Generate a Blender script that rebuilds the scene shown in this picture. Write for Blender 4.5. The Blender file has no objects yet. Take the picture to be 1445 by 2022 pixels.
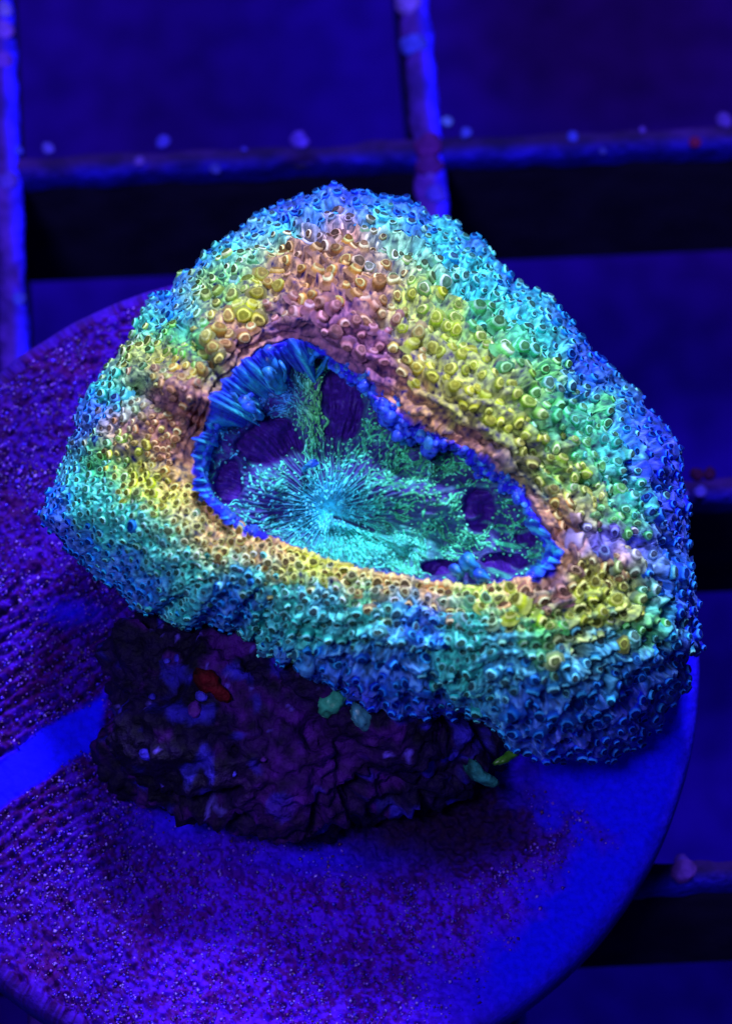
import bpy, math, random
import numpy as np
from mathutils import Vector, Matrix

random.seed(7)
RNG = np.random.default_rng(7)
SC = bpy.context.scene
SC.unit_settings.scale_length = 0.01          # one unit is one centimetre

# ------------------------------------------------------------------ camera
FPX = 8440.0                                  # focal length in pixels of the 1445 px wide frame
ELEV = math.radians(64.0)
DIST = 14.6
RIGHT = np.array([1.0, 0, 0])
FWD = np.array([0, math.cos(ELEV), -math.sin(ELEV)])
UP = np.array([0, math.sin(ELEV), math.cos(ELEV)])
LOOK = np.array([0.30, 0.556, 0.0])
CAM = LOOK - FWD * DIST
cd = bpy.data.cameras.new("camera")
cam = bpy.data.objects.new("camera", cd)
SC.collection.objects.link(cam)
SC.camera = cam
cam.location = CAM
cam.rotation_euler = (math.pi / 2 - ELEV, 0, 0)
cd.sensor_fit = 'HORIZONTAL'
cd.sensor_width = 36.0
cd.lens = FPX / 1445.0 * 36.0
cd.clip_start = 0.1
cd.clip_end = 400.0
cd.dof.use_dof = True
cd.dof.focus_distance = DIST - 0.75
cd.dof.aperture_fstop = 1.15

# ------------------------------------------------------------------ world and lamps
world = bpy.data.worlds.new("World")
SC.world = world
world.use_nodes = True
bg = world.node_tree.nodes["Background"]
bg.inputs[0].default_value = (0.16, 0.20, 1.0, 1)
bg.inputs[1].default_value = 0.10

def area_lamp(name, loc, target, size, power, color):
    ld = bpy.data.lights.new(name, 'AREA')
    ld.shape = 'RECTANGLE'
    ld.size, ld.size_y = size
    ld.energy = power
    ld.color = color
    o = bpy.data.objects.new(name, ld)
    SC.collection.objects.link(o)
    o.location = loc
    d = Vector(target) - Vector(loc)
    o.rotation_euler = d.to_track_quat('-Z', 'Y').to_euler()
    return o

area_lamp("tank_light_rear", (2.5, 16, 27.5), (0.2, 0.4, 0.5), (5, 4), 18000, (0.58, 0.65, 1.0))
area_lamp("front_fill", (-6, -9, 28), (0.2, 0.4, 0.5), (6, 4), 4400, (0.58, 0.65, 1.0))  # unseen fill lamp added to brighten the coral's front face

vs = SC.view_settings
vs.view_transform = 'Standard'
vs.look = 'None'
vs.exposure = 0.0
vs.gamma = 1.0
SC.cycles.max_bounces = 6
SC.cycles.use_denoising = True

# ------------------------------------------------------------------ helpers
def unproj(px, py, z):
    """points of the world at height z seen in photo pixel (px, py)"""
    px = np.asarray(px, float); py = np.asarray(py, float); z = np.asarray(z, float)
    px, py, z = np.broadcast_arrays(px, py, z)
    d = (FWD * FPX + np.multiply.outer(px - 722.5, RIGHT) + np.multiply.outer(1011.0 - py, UP))
    t = (z - CAM[2]) / d[..., 2]
    return CAM + d * t[..., None]

def vhash(ix, iy, iz, seed):
    with np.errstate(over='ignore'):
        h = (ix.astype(np.uint32) * np.uint32(374761393) + iy.astype(np.uint32) * np.uint32(668265263)
             + iz.astype(np.uint32) * np.uint32(2147483647 - 12345) + np.uint32(seed * 1013904223 % (2 ** 32)))
        h = (h ^ (h >> np.uint32(13))) * np.uint32(1274126177)
        h = (h ^ (h >> np.uint32(16))) * np.uint32(2246822519)
        h = h ^ (h >> np.uint32(15))
    return h.astype(np.float64) / 4294967295.0 * 2 - 1

def noise3(P, scale=1.0, seed=0, octaves=1):
    P = np.asarray(P, float)
    out = 0.0; amp = 1.0; tot = 0.0
    for k in range(octaves):
        Q = P * scale * (2.03 ** k) + 31.7 * k
        I = np.floor(Q).astype(np.int64); F = Q - I
        F = F * F * (3 - 2 * F)
        ix, iy, iz = I[..., 0], I[..., 1], I[..., 2]
        v = 0.0
        for a in (0, 1):
            wa = F[..., 0] if a else 1 - F[..., 0]
            for b in (0, 1):
                wb = F[..., 1] if b else 1 - F[..., 1]
                for c in (0, 1):
                    wc = F[..., 2] if c else 1 - F[..., 2]
                    v = v + wa * wb * wc * vhash(ix + a, iy + b, iz + c, seed + k)
        out = out + v * amp; tot += amp; amp *= 0.5
    return out / tot

def n2(u, v, scale, seed=0, octaves=1):
    return noise3(np.stack([u, v, np.zeros_like(u)], -1), scale, seed, octaves)

def sstep(a, b, x):
    t = np.clip((x - a) / (b - a), 0, 1)
    return t * t * (3 - 2 * t)

def make_mesh(name, V, F, col=None, smooth=True, extra=None):
    V = np.ascontiguousarray(V, dtype=np.float32); F = np.asarray(F, dtype=np.int32)
    m = bpy.data.meshes.new(name)
    k = F.shape[1]
    m.vertices.add(len(V)); m.vertices.foreach_set("co", V.ravel())
    m.loops.add(F.size); m.loops.foreach_set("vertex_index", F.ravel())
    m.polygons.add(len(F))
    m.polygons.foreach_set("loop_start", np.arange(0, F.size, k, dtype=np.int32))
    m.update(calc_edges=True)
    m.validate()
    if smooth:
        m.polygons.foreach_set("use_smooth", np.ones(len(m.polygons), dtype=bool))
    if col is not None:
        a = m.color_attributes.new("tint", 'FLOAT_COLOR', 'POINT')
        c = np.ones((len(V), 4), dtype=np.float32); c[:, :3] = np.clip(col, 0, 1)
        a.data.foreach_set("color", c.ravel())
    m.update()
    return m

def link(name, mesh, mat, parent=None):
    o = bpy.data.objects.new(name, mesh)
    SC.collection.objects.link(o)
    if mat and not mesh.materials:
        mesh.materials.append(mat)
    if parent is not None:
        o.parent = parent
    return o

def thing(name, label, cat, loc=(0, 0, 0)):
    o = bpy.data.objects.new(name, None)
    o.empty_display_size = 0.1
    SC.collection.objects.link(o)
    o.location = loc
    o["label"] = label; o["category"] = cat
    return o

def grid_faces(nu, nv, wrap=True):
    """nu columns (wrapped) x nv rows of quads"""
    iu = np.arange(nu if wrap else nu - 1); iv = np.arange(nv - 1)
    A, B = np.meshgrid(iu, iv, indexing='ij')
    A2 = (A + 1) % nu
    return np.stack([A * nv + B, A * nv + B + 1, A2 * nv + B + 1, A2 * nv + B], -1).reshape(-1, 4)

class Batch:
    """collects small pieces that become one mesh"""
    def __init__(s): s.V = []; s.F = []; s.C = []; s.n = 0
    def add(s, V, F, C):
        s.V.append(V); s.F.append(F + s.n); s.C.append(C); s.n += len(V)
    def build(s, name, mat, parent=None):
        m = make_mesh(name, np.concatenate(s.V), np.concatenate(s.F), np.concatenate(s.C))
        return link(name, m, mat, parent)

def ico(sub=2):
    import bmesh
    bm = bmesh.new(); bmesh.ops.create_icosphere(bm, subdivisions=sub, radius=1.0)
    V = np.array([v.co[:] for v in bm.verts]); F = np.array([[v.index for v in f.verts] for f in bm.faces])
    bm.free(); return V, F
ICO1 = ico(1); ICO2 = ico(2); ICO3 = ico(3); ICO5 = ico(5)

def basis(n, spin=0.0):
    n = n / np.linalg.norm(n)
    a = np.array([0, 0, 1.0]) if abs(n[2]) < 0.9 else np.array([1.0, 0, 0])
    x = np.cross(a, n); x /= np.linalg.norm(x); y = np.cross(n, x)
    c, s_ = math.cos(spin), math.sin(spin)
    return x * c + y * s_, -x * s_ + y * c, n

# ------------------------------------------------------------------ materials
def node_mat(name):
    m = bpy.data.materials.new(name); m.use_nodes = True
    nt = m.node_tree; b = nt.nodes["Principled BSDF"]
    return m, nt, b

def tint_mat(name, rough=0.5, spec=0.3, vary=0.25, nscale=60.0, bump=0.15, bscale=90.0, bdist=0.004, sss=0.0, sheen=0.0):
    m, nt, b = node_mat(name)
    N, L = nt.nodes, nt.links
    at = N.new('ShaderNodeAttribute'); at.attribute_name = "tint"
    tc = N.new('ShaderNodeTexCoord')
    nz = N.new('ShaderNodeTexNoise'); nz.inputs['Scale'].default_value = nscale; nz.inputs['Detail'].default_value = 4
    L.new(tc.outputs['Object'], nz.inputs['Vector'])
    mr = N.new('ShaderNodeMapRange'); mr.inputs[1].default_value = 0.3; mr.inputs[2].default_value = 0.7
    mr.inputs[3].default_value = 1 - vary; mr.inputs[4].default_value = 1 + vary
    L.new(nz.outputs[0], mr.inputs[0])
    mx = N.new('ShaderNodeVectorMath'); mx.operation = 'SCALE'
    L.new(at.outputs['Color'], mx.inputs[0]); L.new(mr.outputs[0], mx.inputs['Scale'])
    L.new(mx.outputs[0], b.inputs['Base Color'])
    b.inputs['Roughness'].default_value = rough
    b.inputs['Specular IOR Level'].default_value = spec
    if bump:
        n3 = N.new('ShaderNodeTexNoise'); n3.inputs['Scale'].default_value = bscale; n3.inputs['Detail'].default_value = 3
        L.new(tc.outputs['Object'], n3.inputs['Vector'])
        bp = N.new('ShaderNodeBump'); bp.inputs['Strength'].default_value = bump; bp.inputs['Distance'].default_value = bdist
        L.new(n3.outputs[0], bp.inputs['Height']); L.new(bp.outputs[0], b.inputs['Normal'])
    if sheen:
        b.inputs['Sheen Weight'].default_value = sheen
        b.inputs['Sheen Roughness'].default_value = 0.35
        sc_ = N.new('ShaderNodeVectorMath'); sc_.operation = 'MULTIPLY_ADD'
        sc_.inputs[1].default_value = (1.6, 1.6, 1.3); sc_.inputs[2].default_value = (0.05, 0.12, 0.12)
        L.new(at.outputs['Color'], sc_.inputs[0]); L.new(sc_.outputs[0], b.inputs['Sheen Tint'])
    if sss:
        b.inputs['Subsurface Weight'].default_value = sss
        b.inputs['Subsurface Radius'].default_value = (0.02, 0.02, 0.03)
        b.inputs['Subsurface Scale'].default_value = 1.0
    return m

MAT_FLESH = tint_mat("coral_flesh", 0.5, 0.08, 0.40, 40, 0.8, 55, 0.006, sheen=0.4)
MAT_ORAL = tint_mat("oral_flesh", 0.42, 0.15, 0.35, 60, 0.8, 70, 0.008, sheen=0.25)
MAT_LOBE = tint_mat("rim_flesh", 0.35, 0.3, 0.35, 50, 0.4, 90, 0.003, sheen=0.5)
MAT_ROCK = tint_mat("rock", 0.7, 0.12, 0.6, 22, 0.9, 40, 0.02)
MAT_CERAMIC = tint_mat("ceramic", 0.7, 0.05, 0.22, 50, 0.5, 45, 0.01)
MAT_GRIT = tint_mat("grit", 0.3, 0.6, 0.3, 30, 0.0)
MAT_PLASTIC = tint_mat("plastic", 0.9, 0.0, 0.3, 6, 0.2, 20, 0.01)
MAT_CRUST = tint_mat("crust", 0.85, 0.05, 0.5, 9, 0.8, 18, 0.03)

# ------------------------------------------------------------------ coral: outline and surface
CX, CY = 740.0, 960.0
OUT = [(665,372),(735,380),(800,392),(870,430),(935,470),(985,512),(1010,548),(1075,588),(1120,632),(1165,690),(1215,742),
       (1265,788),(1312,845),(1342,905),(1348,960),(1368,1040),(1362,1090),(1368,1180),(1374,1240),(1358,1310),(1322,1395),
       (1265,1460),(1200,1490),(1130,1512),(1060,1490),(1010,1470),(960,1432),(900,1410),(850,1418),(740,1402),(640,1365),
       (560,1310),(500,1275),(440,1240),(330,1225),(255,1190),(205,1145),(140,1095),(90,1040),(85,1000),(115,950),(128,900),
       (150,820),(195,745),(245,685),(288,615),(338,566),(395,516),(438,468),(495,432),(560,407),(612,384)]
INN = [(600,682),(650,702),(690,745),(740,800),(790,850),(850,880),(910,895),(960,930),(1010,970),(1050,1030),(1078,1068),
       (1105,1082),(1080,1122),(1020,1145),(950,1155),(880,1150),(800,1137),(730,1127),(670,1110),(600,1087),(540,1062),
       (480,1040),(430,1005),(398,960),(396,900),(418,850),(430,800),(460,750),(500,712),(550,690)]

def polar(poly):
    p = np.array(poly, float)
    a = np.arctan2(-(p[:, 1] - CY), p[:, 0] - CX); r = np.hypot(p[:, 0] - CX, p[:, 1] - CY)
    o = np.argsort(a); a = a[o]; r = r[o]
    t = np.linspace(-math.pi, math.pi, 1441)[:-1]
    rr = np.interp(t, np.concatenate([a - 2 * math.pi, a, a + 2 * math.pi]), np.tile(r, 3))
    k = np.exp(-0.5 * (np.arange(-12, 13) / 5.0) ** 2); k /= k.sum()
    rr = np.convolve(np.concatenate([rr[-12:], rr, rr[:12]]), k, 'valid')
    return t, rr
TH, R_OUT = polar(OUT); _, R_INN = polar(INN)
def per(theta, arr):
    return np.interp((theta + math.pi) % (2 * math.pi) - math.pi, np.append(TH, math.pi), np.append(arr, arr[0]))

def seg_dist(u, v, a, b):
    ax, ay = a; bx, by = b
    t = np.clip(((u - ax) * (bx - ax) + (v - ay) * (by - ay)) / ((bx - ax) ** 2 + (by - ay) ** 2), 0, 1)
    return np.hypot(u - ax - t * (bx - ax), v - ay - t * (by - ay)), t

def ripple(u, v, theta, s1):
    """concentric rows that the knobs sit on"""
    rad = s1 * (per(theta, R_OUT) - per(theta, R_INN))
    return np.cos(rad / 46.0 * 2 * math.pi + 5 * n2(u, v, 1 / 110.0, 17, 2) + 1.5 * n2(u, v, 1 / 30.0, 18))

def mantle_uvz(theta, s):
    theta = np.asarray(theta, float); s = np.asarray(s, float)
    ri = per(theta, R_INN); ro = per(theta, R_OUT)
    lob = noise3(np.stack([np.cos(theta) * 9, np.sin(theta) * 9, 0 * theta], -1), 1.0, 777, 2)
    ro = ro + 7 * lob + 4 * np.sin(theta * 41 + 6 * lob)
    up = np.sin(theta)                                    # +1 back, -1 front
    s1 = np.clip(s, 0, 1); k = np.clip(s - 1, 0, None); q = np.clip(-s, 0, None)
    rad = ri + (ro - ri) * s1 - 300 * k ** 2 - 150 * k + 60 * q * 0
    rad = rad - q * 120
    u = CX + rad * np.cos(theta); v = CY - rad * np.sin(theta)
    zi = 1.08 + 0.10 * sstep(-0.2, 0.9, up)
    zo = 0.56 + 0.16 * sstep(0, 1, up) - 0.08 * sstep(0.2, 1, -up) - 0.10 * sstep(0.5, 1, np.cos(theta))
    zo = zo - 0.26 * np.exp(-((theta + 0.72) / 0.36) ** 2)
    f = (1 - s1 ** 2.1) ** 0.62 + (0.10 + 0.20 * sstep(-0.2, 0.7, up)) * np.sin(math.pi * s1 ** 0.8) - 0.0
    z = zo + (zi - zo) * f
    z = z + 0.085 * np.sin(math.pi * s1) * n2(u, v, 1 / 130.0, 3, 2)
    # wavy outer margin
    z = z + 0.035 * s1 ** 2 * np.sin(theta * 9 + 1.3 * np.sin(theta * 3) + 0.6)
    # creases and flaps
    d, t = seg_dist(u, v, (270, 765), (415, 842)); z = z - 0.13 * np.exp(-(d / 13) ** 2)
    d, t = seg_dist(u, v, (300, 735), (425, 800)); z = z + 0.07 * np.exp(-(d / 26) ** 2)
    d, t = seg_dist(u, v, (1115, 1052), (1375, 1100)); z = z - 0.05 * np.exp(-(d / 20) ** 2) * sstep(0, .1, s1)
    d, t = seg_dist(u, v, (1120, 1085), (1370, 1150)); z = z + 0.06 * np.exp(-(d / 22) ** 2) * sstep(0, .1, s1)
    d, t = seg_dist(u, v, (1140, 955), (1345, 975)); z = z - 0.045 * np.exp(-(d / 14) ** 2)
    d, t = seg_dist(u, v, (865, 868), (1010, 915)); z = z + 0.05 * np.exp(-(d / 14) ** 2)
    d, t = seg_dist(u, v, (750, 830), (870, 862)); z = z - 0.05 * np.exp(-(d / 12) ** 2)
    d, t = seg_dist(u, v, (560, 622), (650, 640)); z = z + 0.04 * np.exp(-(d / 10) ** 2)
    d, t = seg_dist(u, v, (300, 590), (420, 720)); z = z - 0.05 * np.exp(-(d / 14) ** 2)
    z = z - 0.30 * (1 - np.exp(-3.2 * k)) - 1.6 * q - 0.0
    z = z + 0.03 * np.exp(-((s + 0.0) / 0.035) ** 2)
    return u, v, z

def base_normal(theta, s, e1=0.012, e2=0.02):
    def b(t_, s_): return unproj(*mantle_uvz(t_, s_))
    n = np.cross(b(theta, s + e2) - b(theta, s - e2), b(theta + e1, s) - b(theta - e1, s))
    return n / np.linalg.norm(n, axis=-1, keepdims=True)

def relief(theta, s, u, v, P):
    """folds and ripples, along the surface normal"""
    up = np.sin(theta); s1 = np.clip(s, 0, 1)
    D = 0.022 * noise3(P, 578 / 50.0, 8, 2) * sstep(-.02, .1, s)
    D = D + 0.020 * (1 - .75 * sstep(-.2, -.7, np.cos(theta)) * sstep(-.8, .4, -up + .9)) * ripple(u, v, theta, s1) * sstep(0, .2, s1) * sstep(1, .8, s1)
    D = D + 0.012 * np.cos(theta * 52 + 4 * n2(u, v, 1 / 90.0, 19)) * sstep(-.1, -.5, up) * sstep(.3, .6, s1)
    lip = np.exp(-(s1 / 0.22) ** 2) * sstep(-0.35, 0.1, up + 0.35 * np.cos(theta))
    D = D + 0.019 * lip * noise3(np.stack([np.cos(theta) * 26, np.sin(theta) * 26, s1 * 5], -1), 1.0, 5, 2) + 0.012 * lip * np.sin(s1 * 95 + 6 * n2(u, v, 1 / 50.0, 6, 2))
    return D

def mantle(theta, s):
    theta = np.asarray(theta, float); s = np.asarray(s, float)
    u, v, z = mantle_uvz(theta, s)
    P = unproj(u, v, z)
    return P + base_normal(theta, s) * relief(theta, s, u, v, P)[..., None]

def mantle_normal(theta, s):
    e1, e2 = 0.01, 0.015
    a = mantle(theta + e1, s) - mantle(theta - e1, s)
    b = mantle(theta, s + e2) - mantle(theta, s - e2)
    n = np.cross(b, a)
    n /= np.linalg.norm(n, axis=-1, keepdims=True)
    return n

# pigment of the mantle: control points over the animal's surface
PAL = dict(B=(.015,.03,.90), C=(.03,.26,.95), T=(.08,.74,.56), G=(.22,.78,.16), L=(.80,.98,.03), Y=(.74,.76,.06),
           O=(.82,.50,.13), P=(.62,.33,.17), M=(.42,.20,.27), W=(.42,.68,.34), V=(.22,.20,.85), D=(.10,.13,.42),
           K=(.08,.44,.58), E=(.08,.78,.85), A=(.50,.54,.11))
CP = """665,380,B 800,392,B 560,410,B 460,450,C 400,510,C 930,470,C 1000,550,C 1110,640,C 1170,700,B 1300,830,B 1345,950,B 1370,1060,B
640,420,K 720,415,C 560,450,T 860,465,T 940,530,T 1010,600,E 1080,660,T 1150,760,C 1230,850,C 1290,920,B 1330,1010,B 1150,690,C
600,490,P 700,480,P 780,470,W 500,500,W 420,560,A 860,540,W 660,450,P 450,490,T 900,500,E 940,560,E 640,420,C 760,430,T 820,430,C
600,560,O 500,590,Y 700,570,O 770,560,P 450,640,O 400,600,A 340,590,C 350,660,G 300,560,C 380,700,G 430,560,G 540,520,O 660,520,O 360,610,E
830,590,L 900,630,L 960,700,Y 1000,760,A 880,700,A 860,750,Y 950,790,Y 990,840,L 800,770,O 850,830,O 900,800,Y 1040,900,A 1100,950,G
1170,950,T 1200,900,T 1100,830,T 1060,760,G 1020,680,T 1250,1000,T 1180,1000,Y 1230,1020,G 1100,1000,O 1060,990,P 960,620,T 1150,860,T
560,640,M 640,650,M 480,670,P 680,620,M 720,680,M 760,740,M 790,820,P 900,880,P 980,920,M 1040,990,M 1080,1040,P 700,720,M 860,865,O 940,885,P
290,650,T 260,690,A 310,700,Y 360,740,O 330,775,M 400,810,P 210,760,T 180,800,C 270,750,W 150,860,D 240,850,P 330,860,P 370,900,P 320,730,O
130,920,K 200,920,G 260,930,Y 340,950,O 400,1000,O 450,1040,O 520,1080,O 600,1120,Y 680,1140,O 760,1155,O 860,1170,O 950,1185,Y
1030,1200,L 1100,1160,M 1100,1120,P 1160,1130,Y 1200,1110,O 1170,1180,L 1230,1200,Y 1280,1240,G 1130,1250,A 1060,1250,G 1000,1150,P 1050,1145,P
100,1000,C 180,1000,T 260,1020,T 330,1050,W 420,1100,W 500,1140,T 580,1180,T 160,1080,C 240,1120,C 300,1180,C 350,1200,T 420,1220,C
520,1240,T 600,1250,T 640,1330,C 700,1220,T 760,1260,K 840,1230,C 900,1270,T 780,1350,C 900,1350,T 1000,1300,K 1100,1330,K 1200,1320,K
1300,1320,C 1050,1400,C 1150,1400,C 1250,1400,B 1130,1480,B 860,1400,B 720,1380,B 1350,1200,B 1360,1300,B 1320,1150,C 1250,1080,V 1330,1100,C
340,980,Y 280,960,L 420,1060,O 1120,1060,P 1180,1070,V 640,1180,K 720,1180,W 800,1200,K 480,1190,C 560,1300,C 180,950,T 120,1040,B
1060,760,Y 1020,680,G 1100,830,G 1100,900,A 1130,940,Y 960,620,G 1180,820,G 1160,880,G 1090,720,G 1030,830,Y 1000,1250,K 930,1230,T 1200,1260,K 380,1130,T 300,1080,T 220,1060,T 640,1100,Y 560,1100,O 1250,1150,A 1300,1200,T"""
cps = [c.split(',') for c in CP.split()]
CPX = np.array([[float(c[0]), float(c[1])] for c in cps]); CPC = np.array([PAL[c[2]] for c in cps])

def pigment(u, v):
    sh = np.shape(u); u = np.ravel(u); v = np.ravel(v)
    uu = u + 26 * n2(u, v, 1 / 30.0, 21, 3); vv = v + 26 * n2(u, v, 1 / 30.0, 22, 3)
    out = np.empty((len(u), 3))
    for i in range(0, len(u), 20000):
        d2 = (uu[i:i + 20000, None] - CPX[None, :, 0]) ** 2 + (vv[i:i + 20000, None] - CPX[None, :, 1]) ** 2
        w = 1.0 / (d2 + 34.0 ** 2) ** 2.2
        out[i:i + 20000] = (w @ CPC) / w.sum(1, keepdims=True)
    mx = out.max(1, keepdims=True)
    out = np.clip(mx * (out / mx) ** 1.55 * 1.25, 0, 1)
    return out.reshape(sh + (3,))

coral = thing("coral", "knobbly ring-shaped coral, yellow to blue round a teal mouth disc, on the dark rock", "coral",
              tuple(unproj(700, 1150, 0.35)))
CO = np.array(coral.location)

def local(P): return P - CO

def net(u, v, s):
    """0 on the inner back of the ring (dark skin, pale-ringed knobs), 1 where pale skin nets round dark knobs"""
    return np.clip(np.maximum(sstep(0.45, 0.8, s), sstep(820, 960, v + 0.0 * u) * sstep(1250, 1000, u + 0 * v) + sstep(1080, 1150, v) * 0.8), 0, 1)

# ------------------------------------------------------------------ tubercles
def spacing(u, v, s, th_):
    up = np.sin(th_)
    sp = 24.0
    if v < 800 and 400 < u < 1100: sp = 31.0 + 2 * (v > 560) - 7 * (s > 0.75)
    elif u > 780 and v < 1040: sp = 29.0 - 4 * (u > 1120)
    elif u < 560 and v > 800: sp = 20.0
    elif v > 1130 and u > 560: sp = 24.0
    if v > 1050 and u > 980: sp = 28.0
    return sp * 0.72 * (0.82 if (u * 7.3 + v * 3.1) % 1 < .35 else 1.0)
def allowed(u, v, s, th_, rp, d1, d2):
    up = math.sin(th_)
    lim = 0.035
    if up > -0.15 and math.cos(th_) > -0.75: lim = 0.20 + 0.06 * math.sin(3 * th_) + 0.05 * max(0, up)
    if th_ > 2.2: lim = 0.22
    if u > 1000 and 1000 < v < 1160: lim = max(lim, 0.16)
    if s < lim: return False
    if rp < -0.35 and up > -0.2 and s < 0.75 and (u * 3.7 + v * 9.1) % 1 < 0.85: return False
    return d1 > 16 and d2 > 17
cell = {}
pts = []
N_TRY = 150000
ct = RNG.uniform(-math.pi, math.pi, N_TRY); cs = RNG.uniform(0, 1.12, N_TRY)
acc = RNG.uniform(0, 1, N_TRY)
cu, cv, cz = mantle_uvz(ct, cs)
crad = np.hypot(cu - CX, cv - CY)
crp = ripple(cu, cv, ct, np.clip(cs, 0, 1)); cd1 = seg_dist(cu, cv, (270, 765), (415, 842))[0]; cd2 = seg_dist(cu, cv, (1115, 1052), (1375, 1100))[0]
for i in range(N_TRY):
    if acc[i] > crad[i] / 720.0: continue
    u_, v_, s_, t_ = float(cu[i]), float(cv[i]), float(cs[i]), float(ct[i])
    if not allowed(u_, v_, s_, t_, crp[i], cd1[i], cd2[i]): continue
    sp = spacing(u_, v_, s_, t_)
    if s_ > 0.9: sp *= 0.85
    gx, gy = int(u_ // 32), int(v_ // 32); ok = True
    for a in (-1, 0, 1):
        for b in (-1, 0, 1):
            for (x, y, q) in cell.get((gx + a, gy + b), ()):
                if (x - u_) ** 2 + (y - v_) ** 2 < sp * sp and (q > 1) == (s_ > 1): ok = False; break
            if not ok: break
        if not ok: break
    if ok:
        cell.setdefault((gx, gy), []).append((u_, v_, s_))
        pts.append((t_, s_, u_, v_, sp))
pts = np.array(pts)
print("tubercles", len(pts))

# mantle body
NT, NS = 1400, 190
th = np.linspace(-math.pi, math.pi, NT, endpoint=False)
sv = np.concatenate([np.linspace(-0.16, 0, 14, endpoint=False), np.linspace(0, 1, 140, endpoint=False), np.linspace(1, 1.75, 36)])
T2, S2 = np.meshgrid(th, sv, indexing='ij')
U, Vv, Z = mantle_uvz(T2, S2)
from mathutils import kdtree
kd = kdtree.KDTree(len(pts))
for i in range(len(pts)): kd.insert((pts[i, 2], pts[i, 3], 600.0 if pts[i, 1] > 1 else 0.0), i)
kd.balance()
WU = U + 5 * n2(U, Vv, 1 / 9.0, 33); WV = Vv + 5 * n2(U, Vv, 1 / 9.0, 34)
f12 = np.empty((U.size, 2)); zz_ = np.where(S2 > 1, 600.0, 0.0).ravel()
for i, (a, b, c) in enumerate(zip(WU.ravel(), WV.ravel(), zz_)):
    q = kd.find_n((a, b, c), 2); f12[i, 0] = q[0][2]; f12[i, 1] = q[1][2]
F1_ = f12[:, 0].reshape(U.shape); RDG = sstep(6.5, 1.0, f12[:, 1] - f12[:, 0]).reshape(U.shape) * sstep(40, 22, F1_)
RDG = RDG * np.clip(0.75 + .9 * n2(U, Vv, 1 / 16.0, 35, 2), 0, 1.3)
P0_ = unproj(U, Vv, Z)
DD = relief(T2, S2, U, Vv, P0_) + 0.009 * RDG * net(U, Vv, S2) * sstep(1.0, .9, S2)
DD = DD + (0.007 * noise3(P0_, 578 / 13.0, 41, 2) + 0.003 * noise3(P0_, 578 / 5.0, 42)) * sstep(0.03, 0.1, S2)
P = P0_ + base_normal(T2, S2) * DD[..., None]
col = pigment(U, Vv)
NET = net(U, Vv, S2)[..., None]
mix = 0.5
deep = np.array([.12, .05, .34])
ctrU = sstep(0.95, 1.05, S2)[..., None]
lipT = sstep(0.16, 0.02, S2)[..., None]
fine = noise3(P, 578 / 7.0, 40, 2)[..., None]
RG = RDG[..., None]
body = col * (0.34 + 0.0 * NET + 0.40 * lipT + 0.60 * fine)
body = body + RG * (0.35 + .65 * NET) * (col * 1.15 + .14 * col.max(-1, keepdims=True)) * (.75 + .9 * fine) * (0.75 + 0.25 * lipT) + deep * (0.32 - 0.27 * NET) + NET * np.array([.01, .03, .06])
# the blue margin of the lip
w_l = sstep(0.075, 0.04, S2 + 0.04 * n2(U, Vv, 1 / 16.0, 44, 2)) * sstep(-0.55, -0.15, np.sin(T2) + 0.5 * (np.cos(T2) > 0.86) + 0.55 * (np.cos(T2) < -0.9))
blue = np.array([.03, .025, .85])
body = body * (1 - w_l[..., None]) + blue * w_l[..., None]
inn = sstep(0.0, -0.03, S2)[..., None]
body = body * (1 - inn) + np.array([.05, .03, .45]) * inn
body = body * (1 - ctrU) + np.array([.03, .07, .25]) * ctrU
MANTLE = m = make_mesh("mantle", local(P.reshape(-1, 3)), grid_faces(NT, len(sv))[:, ::-1], body.reshape(-1, 3))
link("mantle", m, MAT_FLESH, coral)

# ------------------------------------------------------------------ tubercle meshes
PT = mantle(pts[:, 0], pts[:, 1]); PN = mantle_normal(pts[:, 0], pts[:, 1])
PCOL = pigment(pts[:, 2] + RNG.normal(0, 19, len(pts)), pts[:, 3] + RNG.normal(0, 19, len(pts))); PNET = net(pts[:, 2], pts[:, 3], pts[:, 1])
SEG = 12
PROF = [(1.7, -0.45, 0), (1.25, -0.08, 0), (1.03, 0.3, 1), (1.00, 0.62, 2), (0.94, 0.88, 3), (0.80, 1.06, 3), (0.66, 1.14, 4), (0.32, 1.22, 4)]
ang = np.arange(SEG) * 2 * math.pi / SEG
TF = []
for j in range(len(PROF) - 1):
    for i in range(SEG):
        a, b = j * SEG + i, j * SEG + (i + 1) % SEG
        TF.append((a, b, b + SEG)); TF.append((a, b + SEG, a + SEG))
top0 = (len(PROF) - 1) * SEG
for i in range(SEG):
    TF.append((top0 + i, top0 + (i + 1) % SEG, len(PROF) * SEG))
TF = np.array(TF)

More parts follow.
